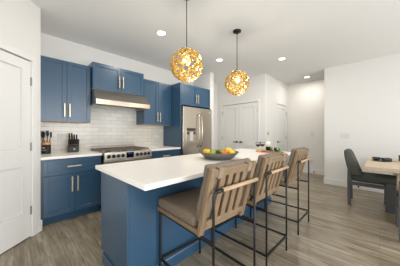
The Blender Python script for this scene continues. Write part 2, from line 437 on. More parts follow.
# ------------------------------------------------------------------ kitchen cabinets (fronts face -Y)
def shaker(x0, x1, z0, z1, yf, rail=0.058, th=0.02):
    b = MB()
    b.box(x0, x0 + rail, yf, yf + th, z0, z1, 0.0015, 1); b.box(x1 - rail, x1, yf, yf + th, z0, z1, 0.0015, 1)
    b.box(x0 + rail, x1 - rail, yf, yf + th, z0, z0 + rail, 0.0015, 1); b.box(x0 + rail, x1 - rail, yf, yf + th, z1 - rail, z1, 0.0015, 1)
    b.box(x0 + rail - 0.002, x1 - rail + 0.002, yf + 0.011, yf + th - 0.001, z0 + rail - 0.002, z1 - rail + 0.002)
    return b
def pull(parent, x, z, yf, length, axis):
    b = MB(); h = length / 2; r = 0.0065
    if axis == 'z':
        b.box(x - 0.0085, x + 0.0085, yf - 0.036, yf - 0.024, z - h, z + h, 0.002, 1)
        for s in (-1, 1): b.box(x - r, x + r, yf - 0.026, yf + 0.001, z + s * (h - 0.03) - r, z + s * (h - 0.03) + r)
    else:
        b.box(x - h, x + h, yf - 0.036, yf - 0.024, z - 0.0085, z + 0.0085, 0.002, 1)
        for s in (-1, 1): b.box(x + s * (h - 0.03) - r, x + s * (h - 0.03) + r, yf - 0.026, yf + 0.001, z - r, z + r)
    return b.build('handle', 'nickel', parent)
def upper(label, x0, x1, yf, z0, z1, hz, hl=0.205, y_back=KY - 0.012, group=None):
    r = thing('wall_cabinet', label, 'cabinet', ((x0 + x1) / 2, y_back, z0), group=group)
    cx = (x0 + x1) / 2; hw = (x1 - x0) / 2
    yl = yf - y_back; zh = z1 - z0
    MB().box(-hw, hw, yl + 0.021, -0.001, 0.0065, zh, 0.001, 1).build('body', 'blue', r)
    MB().box(-hw, hw, yl + 0.021, -0.001, 0, 0.006).build('underside', 'maple', r)
    for s in (-1, 1):
        a, c = (-hw + 0.003, -0.0015) if s < 0 else (0.0015, hw - 0.003)
        d = shaker(a, c, 0.004, zh - 0.004, yl).build('door', 'blue', r)
        pull(d, s * 0.033, hz - z0, yl, hl, 'z')
    return r
UG = 'navy wall cabinets'
upper('blue two-door wall cabinet above the utensil crock and knife block', 0.25, 0.906, 3.46, 1.415, 2.36, 1.595, group=UG)
upper('short blue two-door wall cabinet directly above the range hood', 0.912, 1.826, 3.37, 1.975, 2.425, 2.155, y_back=KY - 0.001, group=UG)
upper('blue two-door wall cabinet between range hood and refrigerator panel', 1.872, 2.57, 3.46, 1.415, 2.36, 1.585, group=UG)
# refrigerator surround
fs = thing('refrigerator_cabinet', 'tall blue refrigerator surround with side panel and top cabinet', 'cabinet', (2.575, KY, 0))
MB().box(0, 0.026, -0.66, -0.011, 0, 2.36, 0.001, 1).build('side_panel', 'blue', fs)
MB().box(0.027, 0.996, -0.638, -0.002, 1.872, 2.36, 0.001, 1).build('body', 'blue', fs)
for s, (a, c) in ((-1, (0.030, 0.510)), (1, (0.513, 0.993))):
    d = shaker(a, c, 1.876, 2.356, -0.66).build('door', 'blue', fs)
    pull(d, 0.5115 + s * 0.033, 2.05, -0.66, 0.205, 'z')

def base_cabinet(label, x0, x1, hl=0.215, dl=0.17):
    r = thing('base_cabinet', label, 'cabinet', ((x0 + x1) / 2, KY, 0), group='navy base cabinets')
    hw = (x1 - x0) / 2; yf = 3.155 - KY
    MB().box(-hw, hw, yf + 0.021, -0.012, 0.10, 0.888, 0.001, 1).build('body', 'blue', r)
    MB().box(-hw, hw, yf + 0.075, yf + 0.095, 0.0, 0.0995).build('toe_kick', 'toe', r)
    MB().box(-hw, hw, yf + 0.057, yf + 0.0745, 0.0, 0.02, 0.005, 2).build('shoe_molding', 'toe', r)
    d = shaker(-hw + 0.02, hw - 0.004, 0.668, 0.868, yf, 0.045).build('drawer', 'blue', r)
    pull(d, 0, 0.772, yf, dl, 'x')
    for s in (-1, 1):
        a, c = (-hw + 0.02, 0.0065) if s < 0 else (0.0095, hw - 0.004)
        d = shaker(a, c, 0.112, 0.655, yf).build('door', 'blue', r)
        pull(d, 0.008 + s * 0.034, 0.515, yf, hl, 'z')
    return r
base_cabinet('blue base cabinet with drawer and two doors below the knife block', 0.25, 0.975)
base_cabinet('blue base cabinet between steel range and refrigerator panel', 1.832, 2.572)
def worktop(label, x0, x1):
    o = MB().box(x0, x1, 3.125, KY - 0.0105, 0.8895, 0.925, 0.003, 2).build('countertop', 'quartz')
    return tag(o, label, 'countertop', 'white quartz wall counters')
worktop('white quartz countertop under the knife block and utensil crock', 0.241, 0.98)
worktop('short white quartz countertop between range and refrigerator panel', 1.827, 2.572)

# ------------------------------------------------------------------ range hood
hd = thing('range_hood', 'stainless steel under-cabinet range hood over the gas range', 'range hood', (1.385, KY, 1.71))
hx0, hx1 = -0.47, 0.48
b = MB()
b.prism([(-0.012, 0.262), (-0.425, 0.262), (-0.59, 0.08), (-0.59, 0.072), (-0.012, 0.072)], 'x', hx0 + 0.0, hx1, 0.002, 1)
b.build('canopy', 'steelh', hd)
b = MB()
b.box(hx0 - 0.002, hx1 + 0.002, -0.598, -0.581, 0.0, 0.08, 0.002, 1)
b.box(hx0 - 0.002, hx0 + 0.012, -0.58, -0.012, 0.0, 0.07, 0.001, 1); b.box(hx1 - 0.012, hx1 + 0.002, -0.58, -0.012, 0.0, 0.07, 0.001, 1)
b.build('lip', 'steelh', hd)
for k in range(3):
    x0 = -0.44 + k * 0.295; b = MB()
    b.box(x0, x0 + 0.285, -0.5, -0.06, 0.055, 0.0715)
    for q in range(12): b.box(x0 + 0.01 + q * 0.0222, x0 + 0.022 + q * 0.0222, -0.49, -0.07, 0.047, 0.055)
    b.build('filter', 'steelh', hd)

# ------------------------------------------------------------------ gas range
rg = thing('gas_range', 'stainless steel gas range with black knobs and grates', 'range', (1.402, KY - 0.012, 0))
w = 0.41
MB().box(-w, w, -0.70, 0, 0.09, 0.905, 0.003, 1).build('body', 'steelh', rg)
MB().box(-w + 0.01, w - 0.01, -0.64, -0.05, 0.0, 0.089).build('plinth', 'black', rg)
b = MB(); b.prism([(-0.701, 0.80), (-0.735, 0.805), (-0.725, 0.925), (-0.701, 0.93), (-0.64, 0.93), (-0.64, 0.9055), (-0.701, 0.9055)], 'x', -w - 0.002, w + 0.002, 0.003, 1)
b.build('control_panel', 'steelh', rg)
MB().box(-w, w, -0.639, -0.05, 0.9055, 0.925, 0.003, 1).build('cooktop', 'cooktop', rg)
MB().prism([(-0.049, 0.9055), (-0.049, 0.985), (-0.035, 0.995), (-0.001, 0.995), (-0.001, 0.9055)], 'x', -w, w, 0.002, 1).build('rear_trim', 'steelh', rg)
for gx in (-0.275, 0.0, 0.275):
    b = MB(); gw = 0.132
    for x in (-gw, gw): b.box(gx + x - 0.007, gx + x + 0.007, -0.62, -0.07, 0.945, 0.962, 0.002, 1)
    for y in (-0.613, -0.345, -0.077): b.box(gx - gw, gx + gw, y - 0.007, y + 0.007, 0.945, 0.962, 0.002, 1)
    for y in (-0.48, -0.21):
        b.box(gx - gw, gx - 0.035, y - 0.006, y + 0.006, 0.948, 0.964); b.box(gx + 0.035, gx + gw, y - 0.006, y + 0.006, 0.948, 0.964)
        b.box(gx - 0.006, gx + 0.006, y - 0.13, y - 0.035, 0.948, 0.964); b.box(gx - 0.006, gx + 0.006, y + 0.035, y + 0.13, 0.948, 0.964)
    for x in (-gw, gw):
        for y in (-0.61, -0.08): b.box(gx + x - 0.008, gx + x + 0.008, y - 0.008, y + 0.008, 0.9255, 0.946)
    b.build('grate', 'castiron', rg)
    for y in (-0.48, -0.21):
        MB().lathe([(0, 0.9255), (0.05, 0.9255), (0.05, 0.934), (0.034, 0.936), (0.034, 0.943), (0.03, 0.946), (0, 0.946)], 20, (gx, y, 0)).build('burner', 'black', rg)
for kx in (-0.35, -0.275, -0.20, -0.125, 0.125, 0.20, 0.275, 0.35):
    m = Matrix.Translation((kx, -0.731, 0.866)) @ Matrix.Rotation(PI / 2 - 0.08, 4, 'X')
    k = MB().lathe([(0, 0), (0.028, 0), (0.030, 0.006), (0.028, 0.010), (0.022, 0.011), (0.021, 0.034), (0.018, 0.037), (0, 0.037)], 20, mtx=m).build('knob', 'black', rg)
    MB().lathe([(0.0285, 0.001), (0.0325, 0.001), (0.0325, 0.008), (0.0285, 0.008)], 20, mtx=m, closed=True).build('knob_ring', 'steelh', k)
dp = MB().box(-0.065, 0.065, -0.7365, -0.722, 0.822, 0.915, 0.002, 1).build('display', 'glassblack', rg)
MB().box(-0.04, 0.04, -0.7385, -0.7366, 0.882, 0.904).build('clock', 'bluelit', dp)
od = MB().box(-w + 0.004, w - 0.004, -0.735, -0.701, 0.27, 0.79, 0.004, 2).build('oven_door', 'steelh', rg)
MB().box(-0.26, 0.26, -0.738, -0.734, 0.36, 0.66, 0.001, 1).build('window', 'glassblack', od)
b = MB(); b.tube([(-0.36, -0.785, 0.745), (0.36, -0.785, 0.745)], 0.012, 12)
for s in (-1, 1): b.box(s * 0.33 - 0.01, s * 0.33 + 0.01, -0.785, -0.734, 0.736, 0.754)
b.build('handle', 'steelh', od)
MB().box(-w + 0.004, w - 0.004, -0.73, -0.701, 0.095, 0.262, 0.004, 2).build('drawer', 'steelh', rg)

# ------------------------------------------------------------------ refrigerator
fr = thing('refrigerator', 'stainless steel french-door refrigerator with water dispenser', 'refrigerator', (3.087, KY - 0.03, 0))
fw = 0.479; yd = -0.69
MB().box(-fw + 0.004, fw - 0.004, yd + 0.072, 0, 0.03, 1.83, 0.004, 1).build('body', 'steel', fr)
for x in (-0.4, 0.4):
    for y in (-0.6, -0.06):
        MB().lathe([(0, 0), (0.02, 0), (0.02, 0.0295), (0, 0.0295)], 12, (x, y, 0)).build('foot', 'black', fr)
def bowed(x0, x1, z0, z1, bow0, bow1, holes=None):
    """door slab whose front is gently bowed across the whole refrigerator"""
    n = 8; pts = []
    for i in range(n + 1):
        x = x0 + (x1 - x0) * i / n
        pts.append((x, yd - 0.022 * (1 - (x / fw) ** 2)))
    out = pts + [(x1, yd + 0.07), (x0, yd + 0.07)]
    return MB().prism(out, 'z', z0, z1, 0.004, 2)
dl = bowed(-fw, -0.003, 0.76, 1.828, 0, 0).build('door', 'steel', fr)
dr = bowed(0.003, fw, 0.76, 1.828, 0, 0).build('door', 'steel', fr)
yy = yd - 0.0165
yy = yd - 0.0155
b = MB().box(-0.415, -0.105, yy - 0.008, yy + 0.016, 0.93, 1.36, 0.005, 2); dsp = b.build('dispenser', 'steelh', dl)
MB().box(-0.398, -0.122, yy - 0.0105, yy - 0.006, 1.02, 1.27, 0.001, 1).build('recess', 'steel', dsp)
for x in (-0.385, -0.195):
    MB().box(x, x + 0.06, yy - 0.024, yy - 0.0106, 1.205, 1.268, 0.004, 1).build('nozzle_cover', 'dispenser', dsp)
MB().box(-0.398, -0.122, yy - 0.0105, yy - 0.006, 1.285, 1.348, 0.001, 1).build('control_screen', 'dispenser', dsp)
MB().box(-0.315, -0.205, yy - 0.02, yy - 0.0106, 1.06, 1.26, 0.004, 2).build('paddle', 'badge', dsp)
MB().box(-0.39, -0.13, yy - 0.034, yy - 0.0106, 1.022, 1.036, 0.001, 1).build('drip_tray', 'steelh', dsp)
for s, d in ((-1, dl), (1, dr)):
    b = MB(); x = s * 0.045; y0 = yd - 0.022
    pts = []
    for i in range(13):
        t = i / 12; pts.append((x, y0 - 0.012 - 0.05 * math.sin(PI * t) ** 0.6, 0.90 + 0.78 * t))
    b.tube(pts, 0.013, 10); b.build('handle', 'steel', d)
    MB().box(s * 0.40 - 0.05, s * 0.40 + 0.05, yd + 0.01, yd + 0.12, 1.8285, 1.85, 0.004, 1).build('hinge_cover', 'black', fr)
MB().box(0.36, 0.415, yd - 0.012, yd - 0.004, 1.735, 1.755, 0.001, 1).build('badge', 'badge', dr)
for z0, z1 in ((0.40, 0.752), (0.06, 0.392)):
    dw = bowed(-fw, fw, z0, z1, 0, 0).build('freezer_drawer', 'steel', fr)
    b = MB(); pts = []
    for i in range(13):
        t = i / 12; pts.append((-0.36 + 0.72 * t, yd - 0.032 - 0.05 * math.sin(PI * t) ** 0.6, z1 - 0.06))
    b.tube(pts, 0.013, 10); b.build('handle', 'steel', dw)

# ------------------------------------------------------------------ island
IX0, IX1, IY0, IY1 = 0.61, 3.20, 1.386, 1.98
isl = thing('kitchen_island', 'long blue kitchen island base under white quartz countertop', 'island', ((IX0 + IX1) / 2, (IY0 + IY1) / 2, 0))
hx, hy = (IX1 - IX0) / 2, (IY1 - IY0) / 2
MB().box(-hx + 0.021, hx - 0.021, -hy + 0.001, hy - 0.02, 0.10, 0.888).build('body', 'blue', isl)
MB().box(-hx + 0.021, hx - 0.021, -hy + 0.001, hy - 0.09, 0.0, 0.0995).build('toe_kick', 'toe', isl)
for s in (-1, 1):
    x0, x1 = (-hx, -hx + 0.02) if s < 0 else (hx - 0.02, hx)
    MB().prism([(-hy, 0), (hy - 0.07, 0), (hy - 0.07, 0.10), (hy, 0.10), (hy, 0.888), (-hy, 0.888)], 'x', x0, x1, 0.001, 1).build('end_panel', 'blue', isl)
b = MB()
b.prism([(-hy - 0.012, 0), (-hy, 0), (-hy, 0.10), (-hy - 0.006, 0.10), (-hy - 0.012, 0.09)], 'x', -hx - 0.012, hx + 0.012)
b.box(-hx - 0.012, -hx - 0.0005, -hy, hy - 0.07, 0, 0.09, 0.003, 1); b.box(hx + 0.0005, hx + 0.012, -hy, hy - 0.07, 0, 0.09, 0.003, 1)
b.build('base_molding', 'blue', isl)
nd = 4; dwid = (2 * hx - 0.044) / nd
for i in range(nd):
    x0 = -hx + 0.022 + i * dwid
    m = Matrix.Rotation(PI, 4, 'Z')
    dd = MB(); sh = shaker(-x0 - dwid + 0.002, -x0 - 0.002, 0.112, 0.655, -hy).bm
    bmesh.ops.transform(sh, matrix=m, verts=sh.verts); dd.bm.free(); dd.bm = sh; d = dd.build('door', 'blue', isl)
    dd = MB(); sh = shaker(-x0 - dwid + 0.002, -x0 - 0.002, 0.668, 0.868, -hy, 0.045).bm
    bmesh.ops.transform(sh, matrix=m, verts=sh.verts); dd.bm.free(); dd.bm = sh; d = dd.build('drawer', 'blue', isl)
tag(MB().box(0.565, 3.25, 1.03, 2.01, 0.8885, 0.925, 0.004, 2).build('island_countertop', 'quartz'), 'long white quartz countertop on the blue kitchen island', 'countertop')
TOP = 0.925

# ------------------------------------------------------------------ pendants
def make_pendant():
    r = thing('pendant_light', 'larger, nearer gold ribbon globe pendant above the island', 'pendant light', (1.385, 1.575, H), group='gold globe pendants over the island')
    zc = 2.015 - H; R = 0.184
    MB().lathe([(0, 0), (0.062, 0), (0.062, -0.018), (0.05, -0.026), (0.012, -0.03), (0.012, -0.05), (0, -0.05)], 24).build('canopy', 'darksteel', r)
    MB().tube([(0, 0, -0.05), (0, 0, zc + R + 0.03)], 0.005, 8).build('cord', 'darksteel', r)
    MB().lathe([(0, R + 0.035), (0.014, R + 0.033), (0.016, R + 0.012), (0.075, R - 0.004), (0.086, R - 0.022), (0.08, R - 0.022), (0.066, R - 0.012), (0, R - 0.004)], 28, (0, 0, zc)).build('cap', 'steel', r)
    MB().tube([(0, 0, zc + R - 0.006), (0, 0, zc + 0.1)], 0.014, 12).build('socket', 'steel', r)
    MB().ball((0, 0, zc + 0.055), 0.045, 0.045, 0.048, 16, 10).build('bulb', 'bulb', r)
    b = MB(); rows = 11; nw = 8; seg = 144
    for k in range(rows):
        lat = math.radians(58 - 134 * k / (rows - 1))
        amp = math.radians(6.2) * min(1, math.cos(lat) + 0.25)
        hw = math.radians(4.7)
        ph = 2.39 * k
        t = bmesh.new(); L = []
        for i in range(seg):
            th = 2 * PI * i / seg
            wv = math.sin(nw * th + ph + 0.5 * math.sin(3 * th + k))
            c = lat + amp * wv
            h = hw * (0.8 + 0.35 * math.sin(5 * th + 1.7 * k))
            tl = 0.009 * math.cos(nw * th + ph)          # the ribbon twists as it weaves in and out
            ring = []
            for dlt in (-1, -0.4, 0.3, 1):
                a = max(-1.50, min(1.18, c + dlt * h)); q = R * (0.97 + 0.025 * math.sin(0.5 * nw * th + ph)) + tl * dlt
                ring.append(t.verts.new((q * math.cos(a) * math.cos(th), q * math.cos(a) * math.sin(th), zc + q * math.sin(a))))
            L.append(ring)
        for i in range(seg):
            A, B = L[i], L[(i + 1) % seg]
            for j in range(3): t.faces.new((A[j], B[j], B[j + 1], A[j + 1]))
        bmesh.ops.solidify(t, geom=list(t.faces), thickness=0.0018)
        b._merge(t, True)
    b.build('shade', 'gold', r)
    return r
pend = make_pendant()
pend2 = copy_tree(pend); pend2.location = (2.42, 1.575, H)
pend2['label'] = 'smaller-looking gold ribbon globe pendant hanging above the fruit bowl'
for x in (1.385, 2.42):
    d = bpy.data.lights.new('pendant_bulb_light', 'POINT'); d.energy = 18; d.color = (1.0, 0.88, 0.70); d.shadow_soft_size = 0.045
    o = bpy.data.objects.new('pendant_bulb_light', d); COL.objects.link(o); o.location = (x, 1.575, 1.96)

# ------------------------------------------------------------------ recessed downlights
def make_can(x, y, label):
    r = thing('recessed_light', label, 'ceiling light', (x, y, H), group='recessed ceiling downlights')
    MB().lathe([(0.064, -0.0005), (0.085, -0.0005), (0.085, -0.003), (0.079, -0.006), (0.066, -0.006), (0.064, -0.004)], 32, closed=True).build('trim_ring', 'plastic', r)
    MB().lathe([(0, -0.001), (0.0635, -0.001), (0.0635, -0.004), (0, -0.004)], 32).build('lens', 'canlit', r)
    area('downlight_lamp', (x, y, H - 0.012), (0, 0, 0), 0.12, 0.12, CAN_POWER, CAN_COLOR, 'DISK')
    return r
make_can(1.63, 2.46, 'round recessed ceiling light nearest the larger globe pendant')
make_can(3.12, 2.477, 'round recessed ceiling light between the two globe pendants')
make_can(4.0, 1.486, 'round recessed ceiling light in front of the closet corner')
make_can(5.81, 1.47, 'round recessed ceiling light inside the hall')

# ------------------------------------------------------------------ switches, outlets, door stops
def plate(name, label, cat, loc, rz, gangs, kind, group=None, w1=0.075, hgt=0.118):
    r = thing(name, label, cat, loc, rz, group)
    wd = w1 + 0.046 * (gangs - 1)
    MB().box(-wd / 2, wd / 2, -0.006, -0.0005, -hgt / 2, hgt / 2, 0.002, 2).build('cover_plate', 'plastic', r)
    for g in range(gangs):
        x = (g - (gangs - 1) / 2) * 0.046
        if kind == 'switch':
            MB().prism([(-0.0062, -0.033), (-0.011, -0.033), (-0.0075, 0.033), (-0.0062, 0.033)], 'x', x - 0.0165, x + 0.0165).build('rocker', 'plastic', r)
        else:
            MB().box(x - 0.0165, x + 0.0165, -0.008, -0.0062, -0.033, 0.033, 0.001, 1).build('receptacle', 'plastic', r)
            b = MB()
            for zz in (-0.018, 0.016):
                for xx in (-0.006, 0.006): b.box(x + xx - 0.0012, x + xx + 0.0012, -0.0088, -0.0079, zz - 0.004, zz + 0.004)
            b.build('slots', 'black', r)
    return r
plate('outlet', 'white outlet on the backsplash between utensil crock and knife block', 'outlet', (0.55, KY - 0.0105, 1.172), 0, 1, 'outlet', 'white wall outlets', 0.088, 0.128)
plate('outlet', 'white outlet on the backsplash between range and refrigerator', 'outlet', (2.274, KY - 0.0105, 1.19), 0, 1, 'outlet', 'white wall outlets', 0.088, 0.128)
plate('outlet', 'low white outlet on the hall end wall above its baseboard', 'outlet', (HX - 0.0005, 1.48, 0.38), -PI / 2, 1, 'outlet', 'white wall outlets')
plate('light_switch', 'three-gang white switch plate on the wall above the dining chair', 'light switch', (DX - 0.0005, 0.575, 1.17), -PI / 2, 3, 'switch', 'white wall switches')
plate('light_switch', 'single white switch plate on the hall end wall', 'light switch', (HX - 0.0005, 1.47, 1.19), -PI / 2, 1, 'switch', 'white wall switches')
def door_stop(label, x, y):
    o = MB().lathe([(0, 0), (0.016, 0), (0.016, 0.006), (0.007, 0.01), (0.007, 0.06), (0.012, 0.064), (0.012, 0.078), (0, 0.08)], 14, mtx=Matrix.Translation((x, y, 0.06)) @ Matrix.Rotation(-PI / 2, 4, 'Y')).build('door_stop', 'darksteel')
    return tag(o, label, 'door stop', 'small baseboard door stops')
door_stop('small dark door stop on the baseboard inside the hall', HX - 0.0145, 1.42)
door_stop('small dark door stop on the baseboard behind the dining chair', DX - 0.0145, 0.335)

# ------------------------------------------------------------------ counter stools
def make_stool():
    r = thing('counter_stool', '', 'stool', group='counter stools along the island')
    R0 = 0.0085
    yR, yF, xR, xF = -0.335, 0.30, 0.23, 0.23
    zb = 0.88; bend = 0.03
    for s in (-1, 1):
        MB().tube([(s * xF, yF, 0), (s * xF, yF, 0.574)], R0, square=True).build('leg', 'blackmetal', r)
        arc = [(s * xR, yR, 0), (s * xR, yR, zb - bend)]
        for i in range(1, 6):
            a = PI / 2 * i / 5
            arc.append((s * (xR - bend + bend * math.cos(a)), yR, zb - bend + bend * math.sin(a)))
        arc.append((s * (xR - 0.045), yR, zb))
        if s > 0: arc = [(xR, yR, 0), (xR, yR, zb - 0.0125)]
        MB().tube(arc, R0, 10).build('leg', 'blackmetal', r)
    rb = MB().tube([(-xR + 0.085, yR, zb), (xR + 0.035, yR, zb)], 0.0145, 14).build('rear_bar', 'barwood', r)
    MB().tube([(-xR + 0.03, yR, zb), (-xR + 0.0845, yR, zb)], 0.0125, 12).build('sleeve', 'blackmetal', rb)
    MB().tube([(xR + 0.0355, yR, zb), (xR + 0.05, yR, zb)], 0.0125, 12).build('end_cap', 'blackmetal', rb)
    rr = 0.008
    for s in (-1, 1):
        MB().tube([(s * xF, yF - R0, 0.157), (s * xR, yR + R0, 0.157)], rr, square=True).build('side_stretcher', 'blackmetal', r)
        MB().tube([(s * xF, yF - R0, 0.562), (s * xR, yR + R0, 0.562)], rr, square=True).build('seat_rail', 'blackmetal', r)
    MB().tube([(-xF + R0, yF, 0.157), (xF - R0, yF, 0.157)], rr, square=True).build('footrest', 'blackmetal', r)
    MB().tube([(-xR + R0, yR, 0.157), (xR - R0, yR, 0.157)], rr, square=True).build('rear_stretcher', 'blackmetal', r)
    # wooden seat frame
    b = MB(); z0, z1 = 0.575, 0.606
    b.box(-0.25, -0.222, -0.20, 0.322, z0, z1, 0.003, 1); b.box(0.222, 0.25, -0.20, 0.322, z0, z1, 0.003, 1)
    b.box(-0.2215, 0.2215, 0.294, 0.322, z0, z1, 0.003, 1); b.box(-0.2215, 0.2215, -0.20, -0.17, z0, z1, 0.003, 1)
    b.box(-0.2215, 0.2215, -0.169, 0.293, z0 + 0.01, z0 + 0.022)
    b.build('seat_frame', 'stoolwood', r)
    MB().cushion(-0.25, 0.25, -0.175, 0.327, 0.602, 0.682, 0.03, 0.010).build('seat_cushion', 'linen', r)
    # leaning back, built upright about its foot and tilted
    tilt = math.radians(15.2)
    mt = Matrix.Translation((0, -0.195, 0.575)) @ Matrix.Rotation(tilt, 4, 'X')
    Lb = 0.472
    for s in (-1, 1):
        MB().box(s * 0.2275 - 0.0225, s * 0.2275 + 0.0225, -0.028, 0.002, -0.003, Lb, 0.004, 1, mtx=mt).build('back_post', 'stoolwood', r)
    MB().box(-0.2045, 0.2045, -0.026, 0.0, Lb - 0.062, Lb - 0.008, 0.004, 1, mtx=mt).build('top_rail', 'stoolwood', r)
    MB().box(-0.2045, 0.2045, -0.026, 0.0, 0.045, 0.09, 0.004, 1, mtx=mt).build('bottom_rail', 'stoolwood', r)
    for i in range(4):
        x = -0.204 + 0.409 * (i + 1) / 5
        MB().box(x - 0.024, x + 0.024, -0.024, -0.006, 0.088, Lb - 0.060, 0.003, 1, mtx=mt).build('slat', 'stoolwood', r)
    bc = MB().cushion(-0.243, 0.243, 0.004, 0.056, 0.07, Lb + 0.008, 0.024, 0.006, mtx=mt, rip=0.004).build('back_cushion', 'linen', r)
    for s in (-1, 1):
        b = MB(); x = s * 0.16; e = 0.024
        b.box(x - e, x + e, -0.029, 0.045, Lb - 0.006, Lb + 0.002, 0.003, 1, mtx=mt)
        b.box(x - e, x + e, -0.0305, -0.0262, Lb - 0.066, Lb - 0.004, 0.002, 1, mtx=mt)
        b.box(x - e, x + e, -0.0305, 0.003, Lb - 0.070, Lb - 0.064, 0.002, 1, mtx=mt)
        b.build('strap', 'strap', bc)
    return r
stool = make_stool()
SY = 1.045
for i, (x, lab) in enumerate([(1.105, 'nearest, largest of the three cushioned counter stools, beside the bare island end'),
                              (1.80, 'middle one of the three slatted counter stools, with stools on both sides'),
                              (2.66, 'farthest of the three slatted counter stools, at the hall end of the island')]):
    o = stool if i == 0 else copy_tree(stool)
    o.location = (x, SY, 0); o.rotation_euler.z = math.radians((-3.5, -1, 0)[i]); o['label'] = lab

# ------------------------------------------------------------------ fruit bowl
fb = thing('fruit_bowl', 'wide charcoal bowl of fruit on the island countertop', 'bowl', (1.80, 1.436, TOP))
MB().lathe([(0, 0.0), (0.15, 0.0), (0.165, 0.006), (0.205, 0.042), (0.247, 0.083), (0.243, 0.088), (0.237, 0.084), (0.197, 0.046), (0.155, 0.014), (0, 0.012)], 48).build('bowl', 'bowl', fb)
def fruit(name, label, m, fx, fz, r, depth=0.0, sq=1.0, stem=True, sc=(1, 1, 1)):
    # fx: offset across the view in the bowl, depth: offset along the view
    x = 1.80 + fx * math.sin(ANG) + depth * math.cos(ANG); y = 1.436 - fx * math.cos(ANG) + depth * math.sin(ANG)
    o = thing(name, label, 'fruit', (x, y, TOP + fz), group='fruit in the charcoal bowl')
    prof = []
    n = 14
    for i in range(n + 1):
        a = -PI / 2 + PI * i / n
        rad = r * math.cos(a); z = r * sq * math.sin(a)
        if stem and i > n - 3: z -= r * 0.10 * (i - (n - 3))
        prof.append((max(rad, 0.0), z))
    b = MB().lathe(prof, 20); bmesh.ops.scale(b.bm, vec=sc, verts=b.bm.verts)
    b.build('flesh', m, o)
    if stem: MB().tube([(0, 0, r * sq * 0.78), (0.002, 0.001, r * sq * 1.12)], 0.002, 6).build('stem', 'stem', o)
    return o
fruit('orange', 'large yellow-orange fruit on the refrigerator side of the bowl', 'mango', -0.155, 0.083, 0.047, 0.0, 0.88)
fruit('red_apple', 'small red apple half hidden behind the large yellow-orange fruit', 'redapple', -0.13, 0.075, 0.040, 0.10)
fruit('green_apple', 'small green apple beside the large yellow-orange fruit', 'lime', -0.068, 0.075, 0.036, 0.02)
fruit('pear', 'small yellow-green pear lying low at the bowl rim', 'lime', -0.09, 0.052, 0.032, -0.08, 1.1)
fruit('plum', 'dark plum at the middle of the bowl', 'plum', -0.018, 0.072, 0.030, 0.01, stem=False)
fruit('plum', 'dark plum tucked behind the other plum, by the green fruit', 'plum', 0.018, 0.070, 0.028, 0.08, stem=False)
fruit('green_apple', 'green apple tucked behind the orange peach', 'lime', 0.045, 0.080, 0.034, 0.065)
fruit('peach', 'orange-red peach lying at the front of the bowl', 'peach', 0.063, 0.066, 0.043, -0.055, 0.9)
fruit('mango', 'large yellow mango on top of the fruit pile', 'mango', 0.118, 0.098, 0.047, 0.02, 0.8, False, (1.15, 1, 1))
fruit('lime', 'green lime beside the large yellow mango', 'lime', 0.165, 0.088, 0.030, 0.055, 0.9, False)
fruit('lemon', 'bright yellow lemon near the rim, by the hall side', 'lemon', 0.158, 0.074, 0.036, -0.045, 0.85, False, (1.2, 1, 1))
fruit('red_apple', 'red apple at the rim beside the yellow lemon', 'redapple', 0.185, 0.078, 0.030, 0.02)

# ------------------------------------------------------------------ wine, glasses and board
bdx, bdy = 2.975, 1.33
brd = tag(MB().prism([(-0.10, -0.23), (0.10, -0.23), (0.11, 0.0), (0.10, 0.17), (-0.10, 0.17), (-0.11, 0.0)], 'z', 0, 0.016, 0.004, 2).build('serving_board', 'board', loc=(bdx, bdy, TOP + 0.0005)), 'reddish wooden serving board under the wine bottle and grapes', 'board')
brd.rotation_euler.z = math.radians(-8)
BT = TOP + 0.017
wb = thing('wine_bottle', 'clear wine bottle with white label and red wine', 'bottle', (2.965, 1.325, BT))
MB().lathe([(0, 0.002), (0.034, 0.0), (0.0375, 0.005), (0.0375, 0.185), (0.034, 0.205), (0.018, 0.235), (0.0145, 0.25), (0.0145, 0.318), (0.0125, 0.318), (0.0125, 0.25), (0.016, 0.235), (0.032, 0.205), (0.0355, 0.185), (0.0355, 0.008), (0, 0.008)], 28).build('glass', 'clear', wb)
MB().lathe([(0, 0.009), (0.035, 0.009), (0.035, 0.07), (0, 0.07)], 28).build('wine', 'wine', wb)
MB().lathe([(0.0379, 0.075), (0.0384, 0.075), (0.0384, 0.165), (0.0379, 0.165)], 28, closed=True).build('label', 'label', wb)
MB().lathe([(0.0148, 0.275), (0.0160, 0.275), (0.0160, 0.322), (0, 0.322), (0, 0.3185), (0.0148, 0.3185)], 20).build('cap', 'cork', wb)
def wine_glass(x, y, label):
    r = thing('wine_glass', label, 'wine glass', (x, y, TOP + 0.0005), group='red wine glasses on the island')
    def sc(pts): return [(p * (1.12 if q > 0.07 else 1), q * 1.06) for p, q in pts]
    MB().lathe(sc([(0, 0), (0.033, 0), (0.034, 0.002), (0.012, 0.006), (0.004, 0.012), (0.0036, 0.062), (0.010, 0.070), (0.028, 0.080), (0.040, 0.100), (0.042, 0.120), (0.038, 0.145), (0.0372, 0.145), (0.041, 0.120), (0.039, 0.100), (0.027, 0.082), (0.008, 0.074), (0, 0.073)]), 28).build('glass', 'clear', r)
    MB().lathe(sc([(0, 0.0745), (0.0078, 0.0755), (0.0262, 0.083), (0.0382, 0.1005), (0.0394, 0.111), (0, 0.111)]), 28).build('wine', 'wine', r)
    return r
wine_glass(2.985, 1.51, 'red wine glass nearer the fruit bowl')
wine_glass(3.115, 1.50, 'red wine glass nearer the wine bottle')
def at(u, v, zt):   # a point on a horizontal plane of height zt seen towards (u, v)
    z = 183 * (CAMH - zt) / (v - 132.5); l = (u - 200) / 183 * z
    return (z * math.cos(ANG) + l * math.sin(ANG), z * math.sin(ANG) - l * math.cos(ANG))
grape = None
